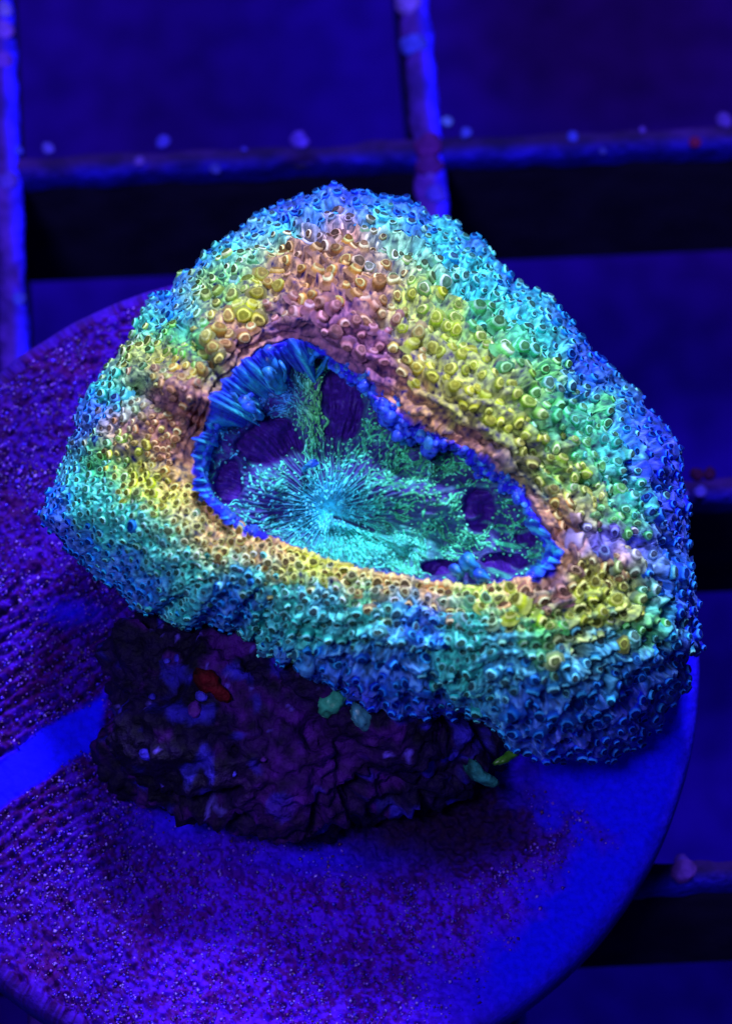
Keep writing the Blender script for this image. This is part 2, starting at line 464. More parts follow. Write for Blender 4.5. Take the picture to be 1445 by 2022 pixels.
def tubercle(p, n, R, H, c, rnd, nt):
    x, y, z = basis(n, rnd.uniform(0, 6.28))
    sq = rnd.uniform(0.78, 1.0)
    wob = 1 + 0.13 * np.sin(ang * 2 + rnd.uniform(0, 6)) + 0.07 * np.sin(ang * 3 + rnd.uniform(0, 6)) + 0.05 * np.sin(ang * 5 + rnd.uniform(0, 6))
    lean = np.array([rnd.gauss(0, .22), rnd.gauss(0, .22)])
    V = []; C = []
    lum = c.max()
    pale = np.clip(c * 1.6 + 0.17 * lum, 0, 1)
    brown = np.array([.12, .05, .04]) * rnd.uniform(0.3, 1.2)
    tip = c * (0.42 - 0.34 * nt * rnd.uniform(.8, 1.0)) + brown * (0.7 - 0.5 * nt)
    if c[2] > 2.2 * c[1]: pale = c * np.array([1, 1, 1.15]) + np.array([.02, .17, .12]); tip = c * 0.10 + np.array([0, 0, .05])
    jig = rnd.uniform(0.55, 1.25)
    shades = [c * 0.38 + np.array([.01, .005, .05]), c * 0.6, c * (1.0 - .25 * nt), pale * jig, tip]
    cup = rnd.choice((0, 0, 0, -0.1, -0.35))
    for (r, h, k) in PROF:
        if r < 0.6: h += cup
        
        if nt > .5 and r == 0.66: r = .72
        rr = R * r * wob
        off = lean * R * max(h, 0) * 0.6
        V.append(p + np.outer(np.cos(ang) * rr + off[0], x) + np.outer(np.sin(ang) * rr * sq + off[1], y) + z * (h * H))
        C.append(np.tile(shades[k], (SEG, 1)))
    off = lean * R * 1.2 * 0.6
    V.append((p + x * off[0] + y * off[1] + z * ((1.25 + cup) * H))[None]); C.append(tip[None] * 1.7)
    return np.concatenate(V), np.concatenate(C)

rnd = random.Random(3)
view = CAM - PT; view /= np.linalg.norm(view, axis=1, keepdims=True)
facing = (PN * view).sum(1)
outward = np.stack([np.cos(pts[:, 0]), np.sin(pts[:, 0]), np.zeros(len(pts))], 1)
Rpx = pts[:, 4] * (0.49 + 0.05 * PNET) * np.array([rnd.uniform(0.66, 1.2) for _ in pts])
big = np.array([rnd.random() < 0.03 for _ in pts]); Rpx[big] *= 1.35
score = Rpx * np.clip(facing, 0.0, 1) ** 0.5
order = np.argsort(-score)
batch = Batch()
for rank, i in enumerate(order):
    R = Rpx[i] / 578.0
    H = R * rnd.uniform(0.75, 1.35) * (1 - .2 * PNET[i]) * (1 + .35 * max(0.0, (pts[i, 1] - .82) / .25))
    nn = PN[i] + np.array([0, -0.30, 0.45]) + 0.12 * outward[i]
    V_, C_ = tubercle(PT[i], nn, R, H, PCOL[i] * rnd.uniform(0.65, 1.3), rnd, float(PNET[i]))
    if rank < 300:
        base = PT[i]
        m = make_mesh("tubercle", V_ - base, TF, C_)
        o = link("tubercle", m, MAT_FLESH, coral); o.location = base - CO
    else:
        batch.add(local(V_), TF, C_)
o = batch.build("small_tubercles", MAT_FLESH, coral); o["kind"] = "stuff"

# ------------------------------------------------------------------ oral disc
MX, MY = 650.0, 1003.0
a_ = np.arctan2(-(CY - R_INN * np.sin(TH) - MY), CX + R_INN * np.cos(TH) - MX)
r_ = np.hypot(CX + R_INN * np.cos(TH) - MX, CY - R_INN * np.sin(TH) - MY)
o_ = np.argsort(a_)
def oral_r(phi):
    return np.interp((phi + math.pi) % (2 * math.pi) - math.pi, np.concatenate([a_[o_] - 2 * math.pi, a_[o_], a_[o_] + 2 * math.pi]), np.tile(r_[o_], 3))
BARE = [(670,790,50,78),(532,868,62,44),(945,1005,36,46),(452,955,28,46),(1000,1112,52,20),(868,1120,46,15),(1040,1060,20,26)]
BARE_OLD = [(668,790,52,78),(532,868,62,44),(945,1005,42,52),(452,955,34,52),(1000,1112,52,24),(868,1120,52,18),(742,1000,24,18),(570,960,18,14),(1040,1060,26,30)]
def bare(u, v):
    b = np.zeros(np.shape(u))
    for (x, y, a, c) in BARE:
        d = np.hypot((u - x) / a, (v - y) / c) + 0.32 * n2(np.asarray(u, float), np.asarray(v, float), 1 / 26.0, 60, 3)
        b = np.maximum(b, sstep(1.12, 0.88, d))
    d, _ = seg_dist(u, v, (700, 1010), (790, 1000)); b = b * (1 - np.exp(-(d / 15) ** 2))
    # green streak down through the upper dark patch
    d, _ = seg_dist(u, v, (606, 740), (628, 830)); b = b * (1 - np.exp(-(d / 15) ** 2))
    return b
def oral_z(u, v):
    phi = np.arctan2(-(v - MY), u - MX); r = np.hypot(u - MX, v - MY)
    q = np.clip(r / oral_r(phi), 0, 1.3)
    z = 0.93 + 0.10 * q ** 1.6 - 0.02 * np.exp(-(r / 26) ** 2)
    z = z + 0.15 * np.exp(-(((u - 735) / 85) ** 2 + ((v - 975) / 50) ** 2))
    z = z + 0.10 * np.exp(-(((u - 560) / 70) ** 2 + ((v - 965) / 45) ** 2))
    z = z + 0.06 * np.exp(-(((u - 740) / 90) ** 2 + ((v - 1085) / 26) ** 2))
    z = z + 0.11 * np.exp(-(((u - 870) / 80) ** 2 + ((v - 990) / 60) ** 2))
    z = z - 0.05 * bare(u, v)
    d, _ = seg_dist(u, v, (660, 1022), (738, 1048)); z = z - 0.03 * np.exp(-(d / 4) ** 2)
    d, _ = seg_dist(u, v, (655, 1032), (800, 1075)); z = z + 0.05 * np.exp(-(d / 10) ** 2)
    z = z + 0.06 * n2(u, v, 1 / 42.0, 70, 2) * sstep(10, 60, r)
    w = sstep(0, 60, r)
    rid = np.sin(phi * 46 + 2.2 * n2(u, v, 1 / 45.0, 71)) * 0.5 + np.sin(phi * 95 + 3 * n2(u, v, 1 / 30.0, 72)) * 0.5
    z = z + 0.012 * w * rid * (0.35 + 0.9 * np.exp(-(r / 130) ** 2))
    return z, phi, r, q, rid
NP, NR = 1500, 120
ph = np.linspace(-math.pi, math.pi, NP, endpoint=False); qq = np.linspace(0.004, 1.12, NR)
PH, QQ = np.meshgrid(ph, qq, indexing='ij')
RR = QQ * oral_r(PH)
U = MX + RR * np.cos(PH); Vv = MY - RR * np.sin(PH)
Z, phi, r, q, rid = oral_z(U, Vv)
P = unproj(U, Vv, Z)
def streak(u, v, phi, r):
    w = n2(u, v, 1 / 55.0, 92, 2)
    a = phi + .6 * w
    f = noise3(np.stack([np.cos(a) * 6.5, np.sin(a) * 6.5, r / 60.0 + w], -1), 1.0, 93, 3) + 0.25 * n2(u, v, 1 / 12.0, 94, 2)
    f = f + 0.5 * np.exp(-(((u - 735) / 130) ** 2 + ((v - 1080) / 45) ** 2)) + .35 * np.exp(-(r / 50) ** 2)
    return sstep(-0.10, 0.12, f)
def oral_tint(u, v, r, q):
    g = np.stack([0.10 + 0 * u, 1.0 + 0 * u, 0.42 + 0 * u], -1)
    green = np.exp(-(((u - 620) / 50) ** 2 + ((v - 790) / 85) ** 2))[..., None]
    g = g * (1 - green) + np.array([.22, 1.0, .22]) * green
    cy = np.exp(-(r / 85) ** 2)[..., None]
    g = g * (1 - cy) + np.array([.03, .62, 1.0]) * cy
    hot = np.exp(-(np.hypot((u - 650) / 60, (v - 1020) / 42)) ** 2)[..., None]
    g = g * (1 - hot) + np.array([.12, 1.0, 1.0]) * hot
    low = np.exp(-(((u - 735) / 130) ** 2 + ((v - 1085) / 42) ** 2))[..., None]
    g = g * (1 - low) + np.array([.08, 1.0, .72]) * low
    bl = np.exp(-(((u - 540) / 110) ** 2 + ((v - 1010) / 50) ** 2))[..., None] * 0.6
    g = g * (1 - bl) + np.array([.05, .40, .80]) * bl
    ul = np.exp(-(((u - 470) / 75) ** 2 + ((v - 840) / 110) ** 2))[..., None]
    ul2 = np.exp(-(((u - 555) / 45) ** 2 + ((v - 770) / 60) ** 2))[..., None]
    ul = np.clip(ul + ul2, 0, 1)
    g = g * (1 - ul) + np.array([.05, .30, .90]) * ul
    return g
g = oral_tint(U, Vv, r, q)
dark = np.array([.055, .012, .26])
bb = bare(U, Vv)[..., None]
wr = np.clip(sstep(-0.1, 0.6, rid)[..., None] * (0.10 + 1.0 * np.exp(-(r / 75) ** 2)[..., None]) + 0.04 + 0.9 * np.exp(-(np.hypot(U - 645, Vv - 1005) / 40) ** 2)[..., None], 0, 1)
low = np.exp(-(((U - 735) / 120) ** 2 + ((Vv - 1080) / 40) ** 2))[..., None]
wr = np.clip(wr + low * 0.6, 0, 1) * (1 - bb)
wr = np.clip(wr + .30 * (streak(U, Vv, phi, r) * (0.4 + 0.9 * n2(U, Vv, 1 / 6.0, 97, 2)))[..., None] * (1 - bb), 0, 1)
# fine pale rays over the right-hand dark patches
ray = np.exp(-(((U - 985) / 55) ** 2 + ((Vv - 1085) / 45) ** 2))[..., None] * sstep(0.35, 0.8, rid)[..., None]
wr = np.clip(wr + ray * 0.9, 0, 1)
mth = seg_dist(U, Vv, (660, 1022), (738, 1048))[0]
wr = wr * (1 - .9 * np.exp(-(mth / 3.5) ** 2))[..., None]
wr = np.clip(wr + .5 * np.exp(-((mth - 9) / 4) ** 2)[..., None] * (Vv > 1010)[..., None], 0, 1)
C = dark * (1 - wr) + g * wr
m = make_mesh("oral_disc", local(P.reshape(-1, 3)), grid_faces(NP, NR), C.reshape(-1, 3))
link("oral_disc", m, MAT_ORAL, coral)

# papillae on the oral disc
def rod(p, d, n, L, R, bend, c0, c1):
    seg = 6; x = np.cross(n, d); x /= np.linalg.norm(x)
    V = []; C = []; st = (0.0, 0.18, 0.5, 0.82, 1.0); rs = (0.25, 0.85, 1.0, 0.85, 0.25)
    aa = np.arange(seg) * 2 * math.pi / seg
    for t, r0 in zip(st, rs):
        c = p + d * ((t - 0.5) * L) + x * (bend * math.sin(math.pi * t) * L) + n * (R * 0.6 * math.sin(math.pi * t))
        V.append(c + np.outer(np.cos(aa) * R * r0, x) + np.outer(np.sin(aa) * R * r0, n))
        C.append(np.outer(0.5 + 0.5 * np.sin(aa), c1 - c0) + c0)
    F = []
    for j in range(4):
        for i in range(seg):
            a, b = j * seg + i, j * seg + (i + 1) % seg
            F.append((a, b, b + seg)); F.append((a, b + seg, a + seg))
    F += [(0, i + 1, i) for i in range(1, seg - 1)] + [(24, 24 + i, 25 + i) for i in range(1, seg - 1)]
    return np.concatenate(V), np.array(F), np.concatenate(C)
batch = Batch(); cell = {}; npap = 0
M_TRY = 110000
pu = RNG.uniform(390, 1110, M_TRY); pv = RNG.uniform(690, 1160, M_TRY)
pz, pphi, pr, pq, prid = oral_z(pu, pv)
pb = bare(pu, pv)
e = 3.0
P0 = unproj(pu, pv, pz); Px = unproj(pu + e, pv, oral_z(pu + e, pv)[0]) - P0; Py = unproj(pu, pv - e, oral_z(pu, pv - e)[0]) - P0
PNn = np.cross(Px, Py); PNn /= np.linalg.norm(PNn, axis=1, keepdims=True)
pt = oral_tint(pu, pv, pr, pq)
flow = n2(pu, pv, 1 / 34.0, 90, 2)
warp = n2(pu, pv, 1 / 55.0, 92, 2)
pstreak = streak(pu, pv, pphi, pr); pslit = seg_dist(pu, pv, (660, 1022), (738, 1048))[0]
for i in range(M_TRY):
    keep = pstreak[i]
    if rnd.random() > 0.05 + keep: continue
    if pq[i] > 0.97 or pr[i] < 22 or pb[i] > 0.35 + 0.3 * rnd.random(): continue
    if pslit[i] < 5: continue
    sp = 7.2
    gx, gy = int(pu[i] // 12), int(pv[i] // 12)
    if any((x - pu[i]) ** 2 + (y - pv[i]) ** 2 < sp * sp for a in (-1, 0, 1) for b in (-1, 0, 1) for (x, y) in cell.get((gx + a, gy + b), ())): continue
    cell.setdefault((gx, gy), []).append((pu[i], pv[i]))
    a = pphi[i] + 1.1 * flow[i] + rnd.gauss(0, 0.25 + 0.5 * min(1, pr[i] / 150))
    a += 0.5 * math.sin(pr[i] * .09 + pphi[i] * 5)
    d = Px[i] / np.linalg.norm(Px[i]) * math.cos(a) + Py[i] / np.linalg.norm(Py[i]) * math.sin(a)
    n = PNn[i]; d = d - n * d.dot(n); d /= np.linalg.norm(d)
    if rnd.random() < .45: continue
    L = rnd.uniform(5, 9) / 578; R = rnd.uniform(1.6, 3.2) / 578
    c1 = pt[i] * rnd.uniform(0.5, 1.5) + 0.05
    V_, F_, C_ = rod(P0[i] + n * R * 0.35, d, n, L, R, rnd.uniform(-.35, .35), c1 * 0.12 + dark * 0.5, c1)
    batch.add(local(V_), F_, C_); npap += 1
print("papillae", npap)
o = batch.build("papillae", MAT_ORAL, coral); o["kind"] = "stuff"
# branching veins that run out from the mouth
NV = 4400; NPT = 11
vu = RNG.uniform(392, 1108, NV); vv_ = RNG.uniform(692, 1158, NV)
z_, p_, r_0, q_, _ = oral_z(vu, vv_)
kk = (q_ < .97) & (r_0 > 10) & (bare(vu, vv_) < .4) & (RNG.uniform(0, 1, NV) < .10 + .95 * streak(vu, vv_, p_, r_0))
vu, vv_, r_0 = vu[kk], vv_[kk], r_0[kk]; NV = len(vu)
plen = RNG.uniform(12, 44, NV) * np.clip(.6 + r_0 / 200, .6, 1.2); side = RNG.normal(0, .35, NV)
PU = np.zeros((NV, NPT)); PV = np.zeros((NV, NPT)); PU[:, 0] = vu; PV[:, 0] = vv_
for k in range(1, NPT):
    a = np.arctan2(-(PV[:, k - 1] - MY), PU[:, k - 1] - MX)
    h_ = a + side + 1.5 * n2(PU[:, k - 1], PV[:, k - 1], 1 / 30.0, 95, 2) + 1.0 * n2(PU[:, k - 1] + 50 * side, PV[:, k - 1], 1 / 9.0, 96)
    st = plen / NPT
    PU[:, k] = PU[:, k - 1] + np.cos(h_) * st; PV[:, k] = PV[:, k - 1] - np.sin(h_) * st
Zv, Pv, Rv, Qv, _ = oral_z(PU, PV)
vr = RNG.uniform(1.5, 3.0, NV)[:, None] * np.sin(np.linspace(.25, math.pi - .1, NPT))[None] ** .6 * (1 + .45 * n2(PU * 1.0, PV, 1 / 3.5, 98)) / 578
Pc = unproj(PU, PV, Zv + vr * .3)
vis = ((Qv < 1.0).all(1)) & (bare(PU, PV)[:, -1] < .8)
Pc, vr, PU, PV, Rv, Qv = Pc[vis], vr[vis], PU[vis], PV[vis], Rv[vis], Qv[vis]; NV = len(Pc)
tang = np.gradient(Pc, axis=1); tang /= np.linalg.norm(tang, axis=2, keepdims=True)
nup = np.array([0, -.35, .94]); sidev = np.cross(tang, nup); sidev /= np.linalg.norm(sidev, axis=2, keepdims=True); upv = np.cross(sidev, tang)
a5 = np.arange(6) * 2 * math.pi / 6
Vv5 = Pc[:, :, None] + vr[:, :, None, None] * (np.cos(a5)[:, None] * sidev[:, :, None] + np.sin(a5)[:, None] * upv[:, :, None])
tv = oral_tint(PU, PV, Rv, Qv) * RNG.uniform(.55, 1.7, NV)[:, None, None] + .02
tv = tv * (0.75 + .6 * n2(PU, PV, 1 / 4.0, 99))[..., None]
lo = tv * .05 + dark * .4
w5 = (.5 + .5 * np.sin(a5))[:, None]
Cv5 = lo[:, :, None] * (1 - w5) + tv[:, :, None] * w5
F1 = []
for j in range(NPT - 1):
    for i in range(6):
        F1.append((j * 6 + i, j * 6 + (i + 1) % 6, (j + 1) * 6 + (i + 1) % 6, (j + 1) * 6 + i))
F1 = np.array(F1)[None] + (np.arange(NV) * 6 * NPT)[:, None, None]
m = make_mesh("veins", local(Vv5.reshape(-1, 3)), F1.reshape(-1, 4), Cv5.reshape(-1, 3))
o = link("veins", m, MAT_ORAL, coral); o["kind"] = "stuff"

# ------------------------------------------------------------------ blue rim beads and the blue lobes at the upper left
def blob(p, n, rx, ry, rz, c, cb, seed, ico_=ICO2):
    V0, F0 = ico_
    nz = 1 + 0.14 * noise3(V0 * 1.7, 1.0, seed)
    x, y, z = basis(n, seed * 1.7)
    V = p + (V0[:, :1] * x * rx + V0[:, 1:2] * y * ry + V0[:, 2:] * z * rz) * nz[:, None]
    t = sstep(-0.2, 0.9, V0[:, 2])[:, None]
    return V, F0, cb * (1 - t) + c * t
beads = []
th_bead = np.linspace(-math.pi, math.pi, 300, endpoint=False)
for t_ in th_bead:
    up = math.sin(t_); cx_ = math.cos(t_)
    front = (up < -0.30 and cx_ > -0.93)
    if front and not (-0.55 < t_ < -0.3): continue
    clump = float(noise3(np.array([math.cos(t_) * 12, math.sin(t_) * 12, 0.0]), 1.0, 501, 2))
    for row in range(3):
        if rnd.random() < 0.30 - 0.5 * clump: continue
        s_ = rnd.gauss(-0.01 + 0.05 * clump, 0.035)
        if up < -.2: s_ = min(s_, 0.02)
        R = rnd.choice((rnd.uniform(3, 6), rnd.uniform(5, 9), rnd.uniform(6, 12))) / 578
        beads.append((R, t_ + rnd.uniform(-.015, .015), max(s_, -0.1)))
beads.sort(reverse=True)
bt = Batch()
bA = np.array(beads); bP = mantle(bA[:, 1], bA[:, 2]); bN = mantle_normal(bA[:, 1], np.maximum(bA[:, 2], .02))
for k, (R, tt, s_) in enumerate(beads):
    p = bP[k]; n = bN[k] + np.array([0, 0, .6]); n /= np.linalg.norm(n)
    c = np.array([.03, .03, .95]) * rnd.uniform(.6, 1.05) if rnd.random() < .75 else np.array([.06, .28, .95])
    V_, F_, C_ = blob(p - n * R * .4, n, R * rnd.uniform(.8, 1.4), R * rnd.uniform(.7, 1.2), R * rnd.uniform(.7, 1.4), c * 0.55, c, k)
    V_ = V_ + (V_ - p) * (0.35 * noise3((V_ - p) / R, 1.6, k + 7, 2))[:, None]
    rr_ = np.hypot(*(((V_ - p) @ np.array(basis(n)[:2]).T) / R).T)
    C_ = np.where(((rr_ < .45) & ((V_ - p) @ n > 0))[:, None], c * .35, c * (0.5 + 0.7 * sstep(.4, .9, rr_))[:, None] + np.array([.02, .10, 0]) * sstep(.4, .9, rr_)[:, None])
    if k < 290:
        m = make_mesh("rim_bead", V_ - p, F_, C_); o = link("rim_bead", m, MAT_LOBE, coral); o.location = p - CO
    else:
        bt.add(local(V_), F_, C_)
o = bt.build("small_rim_beads", MAT_LOBE, coral); o["kind"] = "stuff"

# pleated blue curtain hanging inside the rim at the upper left, and at the right corner
def frill(t0, t1, inward, name, seed, nrow=26):
    na = int(abs(t1 - t0) * 420)
    ta = np.linspace(t0, t1, na); w = np.linspace(0, 1, nrow)
    T_, W_ = np.meshgrid(ta, w, indexing='ij')
    ends = sstep(0, .12, (T_ - t0) / (t1 - t0)) * sstep(1, .88, (T_ - t0) / (t1 - t0))
    rag = noise3(np.stack([np.cos(T_) * 16, np.sin(T_) * 16, 0 * T_], -1), 1.0, seed, 3)
    rag2 = noise3(np.stack([np.cos(T_) * 55, np.sin(T_) * 55, 0 * T_], -1), 1.0, seed + 4, 2)
    ri = per(T_, R_INN)
    over = 12 + 20 * rag + 7 * rag2
    rad = ri + over * (1 - W_) - inward * (1 + 0.5 * rag + .2 * rag2) * W_ * ends
    pl = np.sin(T_ * 120 + 9 * rag + 1.6 * W_) * 0.4 + 1.2 * rag2 + .5 * noise3(np.stack([np.cos(T_) * 40, np.sin(T_) * 40, W_ * 3], -1), 1.0, seed + 9, 2)
    rad = rad + 5 * pl * W_ * (1 - W_)
    tw = T_ + 0.02 * rag2 * W_
    u = CX + rad * np.cos(tw); v = CY - rad * np.sin(tw)
    zt = mantle_uvz(T_[:, :1], 0 * T_[:, :1])[2] + 0.06 + .05 * rag[:, :1]
    zb = oral_z(u[:, -1:], v[:, -1:])[0] - 0.02
    z = zt * (1 - W_ ** 1.3) + zb * W_ ** 1.3 + 0.026 * pl * np.sin(math.pi * np.clip(W_ + .15, 0, 1)) + .03 * np.sin(math.pi * W_)
    P_ = unproj(u, v, z)
    st = sstep(-.5, .9, pl + 0.5 * n2(u, v, 1 / 9.0, seed + 8, 2))[..., None]
    wc = (np.exp(-((W_ - .6) / .36) ** 2) * sstep(-.5, .1, rag + .3))[..., None]
    C_ = np.array([.02, .02, .62]) * (1 - st) + np.array([.03, .06, .98]) * st
    C_ = C_ * (1 - wc * st) + np.array([.08, .85, .95]) * wc * st
    m = make_mesh(name, local(P_.reshape(-1, 3)), grid_faces(na, nrow, wrap=False)[:, ::-1], C_.reshape(-1, 3))
    return link(name, m, MAT_LOBE, coral)
frill(1.98, 2.80, 74, "frill", 610)
frill(2.72, 3.40, 20, "frill", 660)
frill(-0.52, -0.20, 26, "frill", 640)

def lobe_mesh(path, radii, c_base, c_tip, seed):
    seg = 12; n = len(path); V = []; C = []
    aa = np.arange(seg) * 2 * math.pi / seg
    for j in range(n):
        d = path[min(j + 1, n - 1)] - path[max(j - 1, 0)]
        x, y, z = basis(d)
        wob = 1 + 0.12 * np.sin(aa * 2 + seed + j * .3)
        V.append(path[j] + np.outer(np.cos(aa) * radii[j] * wob, x) + np.outer(np.sin(aa) * radii[j] * wob, y))
        t = j / (n - 1)
        streak = (0.68 + 0.45 * np.sin(aa * 3 + seed + 1.2 * math.sin(j * 1.3 + seed)))[:, None] * np.array([1, 1 + .3 * math.sin(j * 2.1 + seed), 1])
        t = t ** 1.6; C.append((c_base * (1 - t) + c_tip * t) * streak)
    V.append((path[-1] + (path[-1] - path[-2]) * 0.2)[None]); C.append((c_tip * .7)[None])
    F = []
    for j in range(n - 1):
        for i in range(seg):
            a, b = j * seg + i, j * seg + (i + 1) % seg
            F.append((a, b, b + seg)); F.append((a, b + seg, a + seg))
    F += [((n - 1) * seg + i, (n - 1) * seg + (i + 1) % seg, n * seg) for i in range(seg)]
    return np.concatenate(V), np.array(F), np.concatenate(C)
LOBES = [((575,790),(612,668),13),((560,790),(566,682),14),((545,800),(522,703),15),((540,812),(470,698),12),((590,780),(642,690),12),
         ((510,820),(458,752),14),((500,830),(438,772),12),((470,880),(425,848),14),((455,905),(405,880),12),((450,930),(400,925),13),
         ((440,960),(398,965),11),((600,770),(600,690),12),((560,800),(540,725),13),((530,815),(500,745),14),((520,830),(485,790),13),
         ((490,850),(450,820),13),((475,870),(440,870),13),((585,785),(585,705),11),((505,835),(470,790),13),((462,915),(425,905),11),
         ((550,780),(505,690),11),((610,770),(627,700),10),((1045,1085),(1070,1060),13),((1040,1100),(1105,1078),14),((1050,1110),(1085,1100),13),
         ((1035,1090),(1050,1068),11),((1030,1120),(1060,1130),12),((925,1130),(915,1100),13),((905,1145),(897,1130),12),((945,1145),(940,1128),13),
         ((612,935),(618,903),9),((440,1010),(425,985),10),((462,1020),(450,1000),9)]
LOBES = [l for q_, l in enumerate(LOBES) if (q_ % 2 == 0 and l[1][1] < 830) or 27 <= q_ <= 30]
LOBES += [((x0 + dx, y0 + 8), (x1 + dx, y1 + dy), w * .5) for ((x0, y0), (x1, y1), w) in LOBES[:8] for dx, dy in ((10, -6),)]
LOBES = [((x0 * .55 + x1 * .45, y0 * .55 + y1 * .45), (x1, y1), w) if y1 < 830 else ((x0, y0), (x1, y1), w) for ((x0, y0), (x1, y1), w) in LOBES]
for j, ((x0, y0), (x1, y1), w) in enumerate(LOBES):
    n = 9; t = np.linspace(0, 1, n)
    jog = rnd.uniform(-8, 8)
    x0 += rnd.uniform(-16, 16); x1 += rnd.uniform(-9, 9); y0 += rnd.uniform(-14, 14); y1 += rnd.uniform(-9, 12); w *= rnd.uniform(.6, 1.05); jog *= 2
    pu_ = x0 + (x1 - x0) * t + jog * np.sin(math.pi * t); pv_ = y0 + (y1 - y0) * t
    z0 = float(oral_z(np.array(x0 * 1.0), np.array(y0 * 1.0))[0])
    z1 = 1.20 if y1 < 850 else (1.10 if y1 < 1050 else 1.06)
    if x1 > 600 and y1 > 880 and x1 < 1000: z1 = z0 + .08
    zz = z0 + (z1 - z0) * sstep(0, 1, t) + 0.05 * np.sin(math.pi * t)
    path = unproj(pu_, pv_, zz)
    rad = np.array([.7, .8, .85, .8, .66, .66, 1.0, 1.15, .85]) * w / 578 * np.array([rnd.uniform(.85, 1.15) for _ in range(9)])
    cb = np.array([.04, .55, .95]) if j % 3 else np.array([.12, .80, .90]); ctp = np.array([.03, .03, .95]) if j % 4 else np.array([.04, .25, .95])
    V_, F_, C_ = lobe_mesh(path, rad, cb, ctp, j)
    m = make_mesh("lobe", V_ - path[0], F_, C_); o = link("lobe", m, MAT_LOBE, coral); o.location = path[0] - CO

# ------------------------------------------------------------------ frag plug (ceramic disc on a stem)
TILT = math.radians(8.0)
DR = 1.42
plug = thing("frag_plug", "round blue ceramic coral plug with gritty purple film and one bare stripe, under the rock", "frag plug", (0, 0, 0))
plug.rotation_euler = (TILT, 0, 0)
Rt = np.array(Matrix.Rotation(TILT, 3, 'X'))
def disc_px(P):
    W = P @ Rt.T - CAM
    f = W @ FWD
    return 722.5 + FPX * (W @ RIGHT) / f, 1011.0 - FPX * (W @ UP) / f
def disc_at(px, py):
    """point on the tilted disc top seen at a photo pixel, in plug coordinates"""
    d = FWD * FPX + RIGHT * (px - 722.5) + UP * (1011.0 - py)
    nrm = Rt @ np.array([0, 0, 1.0])
    return Rt.T @ (CAM - d * (CAM @ nrm) / (d @ nrm))
def stripe(u, v):
    w = v - (1545 - 0.62 * u)
    return sstep(60, 40, np.abs(w) + 12 * n2(u, v, 1 / 30.0, 141, 3)) * sstep(215, 195, u + 0.15 * (v - 1400))
def film(u, v, x, y):
    """1 where the film covers the ceramic"""
    a = np.arctan2(y, x); rr = np.hypot(x, y) / DR
    f = np.ones_like(u)
    nn = 0.10 * n2(u, v, 1 / 60.0, 101, 3)
    clean = sstep(0.78, 0.90, rr + nn) * sstep(-1.35, -0.9, a) * sstep(1.2, 0.5, a)
    clean = np.maximum(clean, sstep(0.30, 0.20, np.hypot((u - 1220) / 1000, (v - 1480) / 600) + nn))
    f = f * (1 - clean) * (1 - stripe(u, v))
    f = f * (1 - 0.7 * np.exp(-(((u - 370) / 90) ** 2 + ((v - 1620) / 45) ** 2)))
    f = f * (1 - 0.6 * np.exp(-(((u - 620) / 150) ** 2 + ((v - 1700) / 35) ** 2)))
    f = f * (1 - 0.6 * np.exp(-(((u - 140) / 60) ** 2 + ((v - 1210) / 25) ** 2)))
    return f
ND = 1300; NRD = 300
pa = np.linspace(-math.pi, math.pi, ND, endpoint=False); pr_ = np.linspace(0.002, 1, NRD) * (DR - 0.05)
A, Rr = np.meshgrid(pa, pr_, indexing='ij')
X = Rr * np.cos(A); Y = Rr * np.sin(A)
u, v = disc_px(np.stack([X, Y, np.zeros_like(X)], -1))
fl = film(u, v, X, Y)
turf_shadow = np.exp(-(np.hypot((u - 850) / 250, (v - 1595) / 150) + .18 * n2(u, v, 1 / 35.0, 115, 3)) ** 5)  # dark hairy turf, with the coral's cast shadow painted into its colour
fl = np.maximum(fl, turf_shadow)
h = fl * (0.026 * n2(u, v, 1 / 11.0, 110, 3) + 0.012 * n2(u, v, 1 / 40.0, 111, 2)) + 0.002 * n2(u, v, 1 / 15.0, 112)
gr = sstep(420, 180, u) * sstep(1080, 1180, v) * sstep(1900, 1600, v)
lines = np.sin((v + 0.62 * u) / 4.6 + 3.5 * n2(u, v, 1 / 60.0, 113, 2)) + 0.9 * n2(u, v, 1 / 12.0, 114, 2)
h = h + fl * gr * 0.010 * lines - stripe(u, v) * 0.012
edge = [(DR - 0.015, -0.015), (DR, -0.05), (DR + 0.005, -0.12), (DR, -0.24), (DR - 0.02, -0.30), (DR - 0.06, -0.33), (0.5, -0.33), (0.01, -0.33)]
cols = []
Vt = np.stack([X, Y, h], -1)
extra = np.stack([np.stack([(r0 + .004 * n2(np.cos(pa) * 9, np.sin(pa) * 9, 1.0, 3)) * np.cos(pa), r0 * np.sin(pa), np.full(ND, z0) + .008 * n2(np.cos(pa) * 14, np.sin(pa) * 14, 1.0, 9)], -1) for r0, z0 in edge], 1)
Vd = np.concatenate([Vt, extra], 1)
bare_c = np.array([.004, .001, 1.0])
# film pigment: maroon and violet mottling
nA = n2(u, v, 1 / 26.0, 120, 3); nB = 1.3 * n2(u, v, 1 / 6.0, 121, 2); nC = n2(u, v, 1 / 90.0, 122, 2)
f1 = sstep(-0.45, 0.35, nA + 1.1 * nB)[..., None]
violet = np.array([.045, .003, .44]); maroon = np.array([.030, .0008, .12])
fc = maroon * (1 - f1) + violet * f1
red = sstep(0.15, 0.55, nC)[..., None] * sstep(700, 100, u)[..., None]
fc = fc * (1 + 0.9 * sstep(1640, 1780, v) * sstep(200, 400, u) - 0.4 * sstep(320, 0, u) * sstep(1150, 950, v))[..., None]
fc = fc * (1 - 0.4 * red) + np.array([.07, .003, .14]) * 0.4 * red
fc = fc * (1 - 0.95 * turf_shadow[..., None]) + np.array([.008, .001, .022]) * turf_shadow[..., None]  # near-black colour deepens the shadow in front of the coral
